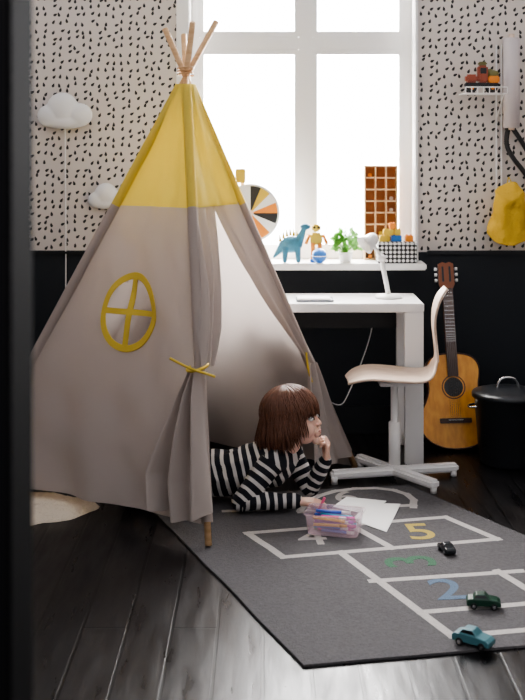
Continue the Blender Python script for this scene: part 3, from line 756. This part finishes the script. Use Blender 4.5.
BL=grp('blue_toy_ball',(rx,5.62,SZ)); blob('ball',[('e',(rx+.012,5.625,SZ+.036),(.037,.037,.037))],.004,M_blue,BL,1); tube('ball_stripe',[V((rx+.012+.0375*math.cos(t),5.625+.0375*math.sin(t),SZ+.036)) for t in [k*.2618 for k in range(24)]],.002,M_paper,BL,cyc=True)
def plant(name,c,r,h,potm,leafm,n,pr,ph):
    g=grp(name,tuple(c)); lathe('pot',[(0,0),(pr*.75,0),(pr,ph),(pr*1.08,ph),(pr*1.08,ph*.85),(pr*.98,ph*.85)],c,potm,g,24); cyl('soil',c+V((0,0,ph*.8)),c+V((0,0,ph*.88)),pr*.92,M_rose,g)
    vs=[];fs=[]
    for i in range(n):
        a=random.uniform(0,6.283); e=random.uniform(.2,1.4); q=c+V((0,0,ph*.8)); L_=random.uniform(.5,1)
        tipd=V((math.cos(a)*math.cos(e),math.sin(a)*math.cos(e)*.7,math.sin(e)*h/r))*r*L_
        t=q+tipd; dd=V((math.cos(a),math.sin(a),.3)).normalized(); sd=V((-dd.y,dd.x,0))*.011; ln=.032
        k=len(vs); vs+=[t-dd*ln*.3,t+sd+dd*.004+V((0,0,.012)),t+dd*ln*.6-V((0,0,.006)),t-sd+dd*.004-V((0,0,.012))]; fs.append((k,k+1,k+2,k+3))
        k=len(vs); vs+=[q,q+V((.0015,0,0)),t+V((.001,0,0)),t]; fs.append((k,k+1,k+2,k+3))
    mobj('leaves',vs,fs,leafm,g)
plant('potted_plant',V(((345-262)*5.68/F,5.68,SZ)),.085,.13,M_white,M_green,150,.035,.05)
# ---------------- wall shelf right
WS=grp('wire_wall_shelf',(1.09,5.66,1.70)); sx0=(462-262)*5.64/F; sx1=(503-262)*5.64/F; sz=H-(94-HY)*5.64/F
for y in(5.56,5.60,5.64,5.68,5.72): tube('rod_y%d'%int(y*100),[(sx0,y,sz),(sx1,y,sz)],.003,M_white,WS)
for i in range(8): xx=sx0+(sx1-sx0)*i/7; tube('rod_x%d'%i,[(xx,5.74,sz),(xx,5.55,sz),(xx,5.55,sz+.03)],.0022,M_white,WS)
tube('rail',[(sx0,5.55,sz+.03),(sx1,5.55,sz+.03)],.003,M_white,WS)
for xx in(sx1-.015,sx1+.01): tube('upright_%d'%int(xx*1000),[(xx,5.738,sz+.25),(xx,5.738,sz-.5)],.004,M_white,WS)
tube('brace',[(sx1-.015,5.56,sz),(sx1-.015,5.735,sz-.12)],.003,M_white,WS)
ob=grp('toy_truck',(1.1,5.62,sz)); tx=(481-262)*5.63/F; ty=5.63; zb=sz+.004
M_tr=mat('toy_truck_red',(.30,.07,.035),.45); M_tg=mat('toy_truck_olive',(.16,.15,.05),.5)
box('chassis',(tx,ty,zb+.040),(.165,.050,.020),M_black,ob,.004)
box('hood',(tx-.050,ty,zb+.070),(.060,.052,.042),M_tr,ob,.010)
box('cab',(tx+.004,ty,zb+.092),(.048,.056,.085),M_tr,ob,.008)
box('cab_window',(tx+.004,ty-.0285,zb+.108),(.030,.002,.028),M_blk,ob,0)
box('cargo_bed',(tx+.056,ty,zb+.066),(.055,.060,.034),M_orange,ob,.005)
blob('cargo_load',[('e',(tx+.054,ty,zb+.090),(.028,.026,.024)),('e',(tx+.040,ty,zb+.102),(.018,.018,.018)),('e',(tx+.070,ty,zb+.094),(.015,.018,.016))],.003,M_tg,ob,2)
box('roof_load',(tx+.004,ty,zb+.144),(.040,.040,.018),M_tg,ob,.005)
for i,(a,b) in enumerate(((-.052,-.028),(.048,-.028),(-.052,.028),(.048,.028))): cyl('wheel_%d'%i,(tx+a,ty+b-.007,zb+.024),(tx+a,ty+b+.007,zb+.024),.024,M_black,ob,seg=20,bev=.002); cyl('hub_%d'%i,(tx+a,ty+b-.009,zb+.024),(tx+a,ty+b+.009,zb+.024),.009,M_orange,ob,seg=12)
RP=grp('paper_roll_holder',(1.23,5.69,1.8)); px_=(511-262)*5.68/F
cyl('roll',(px_,5.68,H-(128-HY)*5.68/F),(px_,5.68,H-(38-HY)*5.68/F),.040,mat('pinkish_paper',(.62,.56,.56),.7),RP,seg=32,bev=.003); cyl('core',(px_,5.68,H-(130-HY)*5.68/F),(px_,5.68,H-(34-HY)*5.68/F),.015,M_ply,RP)
box('bracket',(px_,5.735,H-(80-HY)*5.7/F),(.05,.03,.02),M_white,RP,.003)
HK=grp('hanging_black_strap',(1.25,5.72,1.45)); 
hk=at(510,128,5.71); cyl('hook',(hk.x,5.75,hk.z),(hk.x,5.69,hk.z),.006,M_white,HK)
tube('strap',[at(508,128,5.70),at(504,142,5.70),at(512,158,5.69),at(524,172,5.69),at(531,185,5.69),at(534,165,5.70),at(522,142,5.70),at(512,128,5.70)],.012,M_black,HK,True)
# yellow hat
HT=grp('yellow_bucket_hat',(1.2,5.69,1.15)); hc=at(509,212,5.655)
hp0=at(507,178,5.74); cyl('hook',(hp0.x,5.75,hp0.z),(hp0.x,5.68,hp0.z),.006,M_white,HT)
pf=[(0,.115),(.045,.113),(.072,.100),(.084,.075),(.092,.0),(.096,-.014),(.122,-.060),(.132,-.090),(.128,-.091),(.115,-.060),(.090,-.014),(.086,0),(.076,.07),(0,.105)]
pf2=[]
for (a,b),(c,d) in zip(pf,pf[1:]):
    for k in range(5): pf2.append((a+(c-a)*k/5,b+(d-b)*k/5))
M_must=mat('mustard_fabric',(.66,.42,.05),.85,bump=.5,bscale=70)
o=lathe('hat_felt',pf2,hc,M_must,HT,72,axis=(-.10,-.42,.90))
for v in o.data.vertices:
    q=v.co-hc; v.co=hc+V((q.x*.84,q.y*.58,q.z*1.15))
    v.co+=V((math.sin(q.z*70+q.x*30)*.003,0,0))+V((noise.noise(v.co*20),noise.noise(v.co*20+V((9,0,0))),noise.noise(v.co*14+V((0,7,0)))))*.014
    if v.co.y>5.742: v.co.y=5.742
lathe('hat_band',[(.096,-.008),(.1005,-.006),(.1015,.012),(.097,.014)],V((0,0,0)),mat('mustard_dark',(.42,.24,.03),.85),HT,72,axis=(-.10,-.42,.90))
for v in HT.children[-1].data.vertices:
    q=v.co.copy(); v.co=hc+V((q.x*.86,q.y*.62,q.z*1.15))
    if v.co.y>5.743: v.co.y=5.743
tube('hat_loop',[hp0+V((0,-.03,.005)),hp0+V((-.02,-.05,-.04)),hp0+V((0,-.05,-.06)),hp0+V((.02,-.05,-.04)),hp0+V((0,-.03,.005))],.003,M_yeltrim,HT,True)
blob('floor_cushion',[('e',(-.56,5.24,.075),(.20,.14,.07)),('c',(-.72,5.2,.05),.04,(-.42,5.28,.05),.04)],.01,mat('cushion_fabric',(.45,.40,.36),.9),None,4)

# ---------------- light
def area(name,loc,rot,sx_,sy_,pw,col=(1,1,1)):
    l=bpy.data.lights.new(name,'AREA'); l.shape='RECTANGLE'; l.size=sx_; l.size_y=sy_; l.energy=pw; l.color=col
    o=link(bpy.data.objects.new(name,l)); o.location=loc; o.rotation_euler=rot; return o
area('daylight_outside_window',(.2,6.35,1.95),(math.radians(-80),0,0),2.0,2.2,440,(1,.97,.95))
area('fill_light_left',(-1.3,.6,2.6),(math.radians(48),0,math.radians(-20)),1.6,1.2,150,(1,.95,.9))  # soft fill added out of view, standing in for other windows
w=bpy.data.worlds.new('overcast_sky'); S.world=w; w.use_nodes=True; nt=w.node_tree; N=nt.nodes; L=nt.links; bg=N['Background']
tc=N.new('ShaderNodeTexCoord'); sx_=N.new('ShaderNodeSeparateXYZ'); L.new(tc.outputs['Generated'],sx_.inputs[0])
mr=N.new('ShaderNodeMapRange'); mr.inputs['From Min'].default_value=.55; mr.inputs['From Max'].default_value=.85; mr.inputs['To Min'].default_value=.68; mr.inputs['To Max'].default_value=8.0
L.new(sx_.outputs['Y'],mr.inputs['Value']); L.new(mr.outputs[0],bg.inputs['Strength']); bg.inputs['Color'].default_value=(.94,.95,1,1)

cam=bpy.data.cameras.new('camera'); co=link(bpy.data.objects.new('camera',cam)); co.location=(0,0,H); co.rotation_euler=(math.pi/2,0,0)
cam.sensor_width=36; cam.lens=36*F/700; cam.shift_y=-(350-HY)/700; cam.clip_start=.05
cam.dof.use_dof=True; cam.dof.focus_distance=4.5; cam.dof.aperture_fstop=4.5
S.camera=co
S.view_settings.view_transform='AgX'
S.view_settings.exposure=.45
try: S.view_settings.look='AgX - Medium High Contrast'
except Exception as e: print(e)
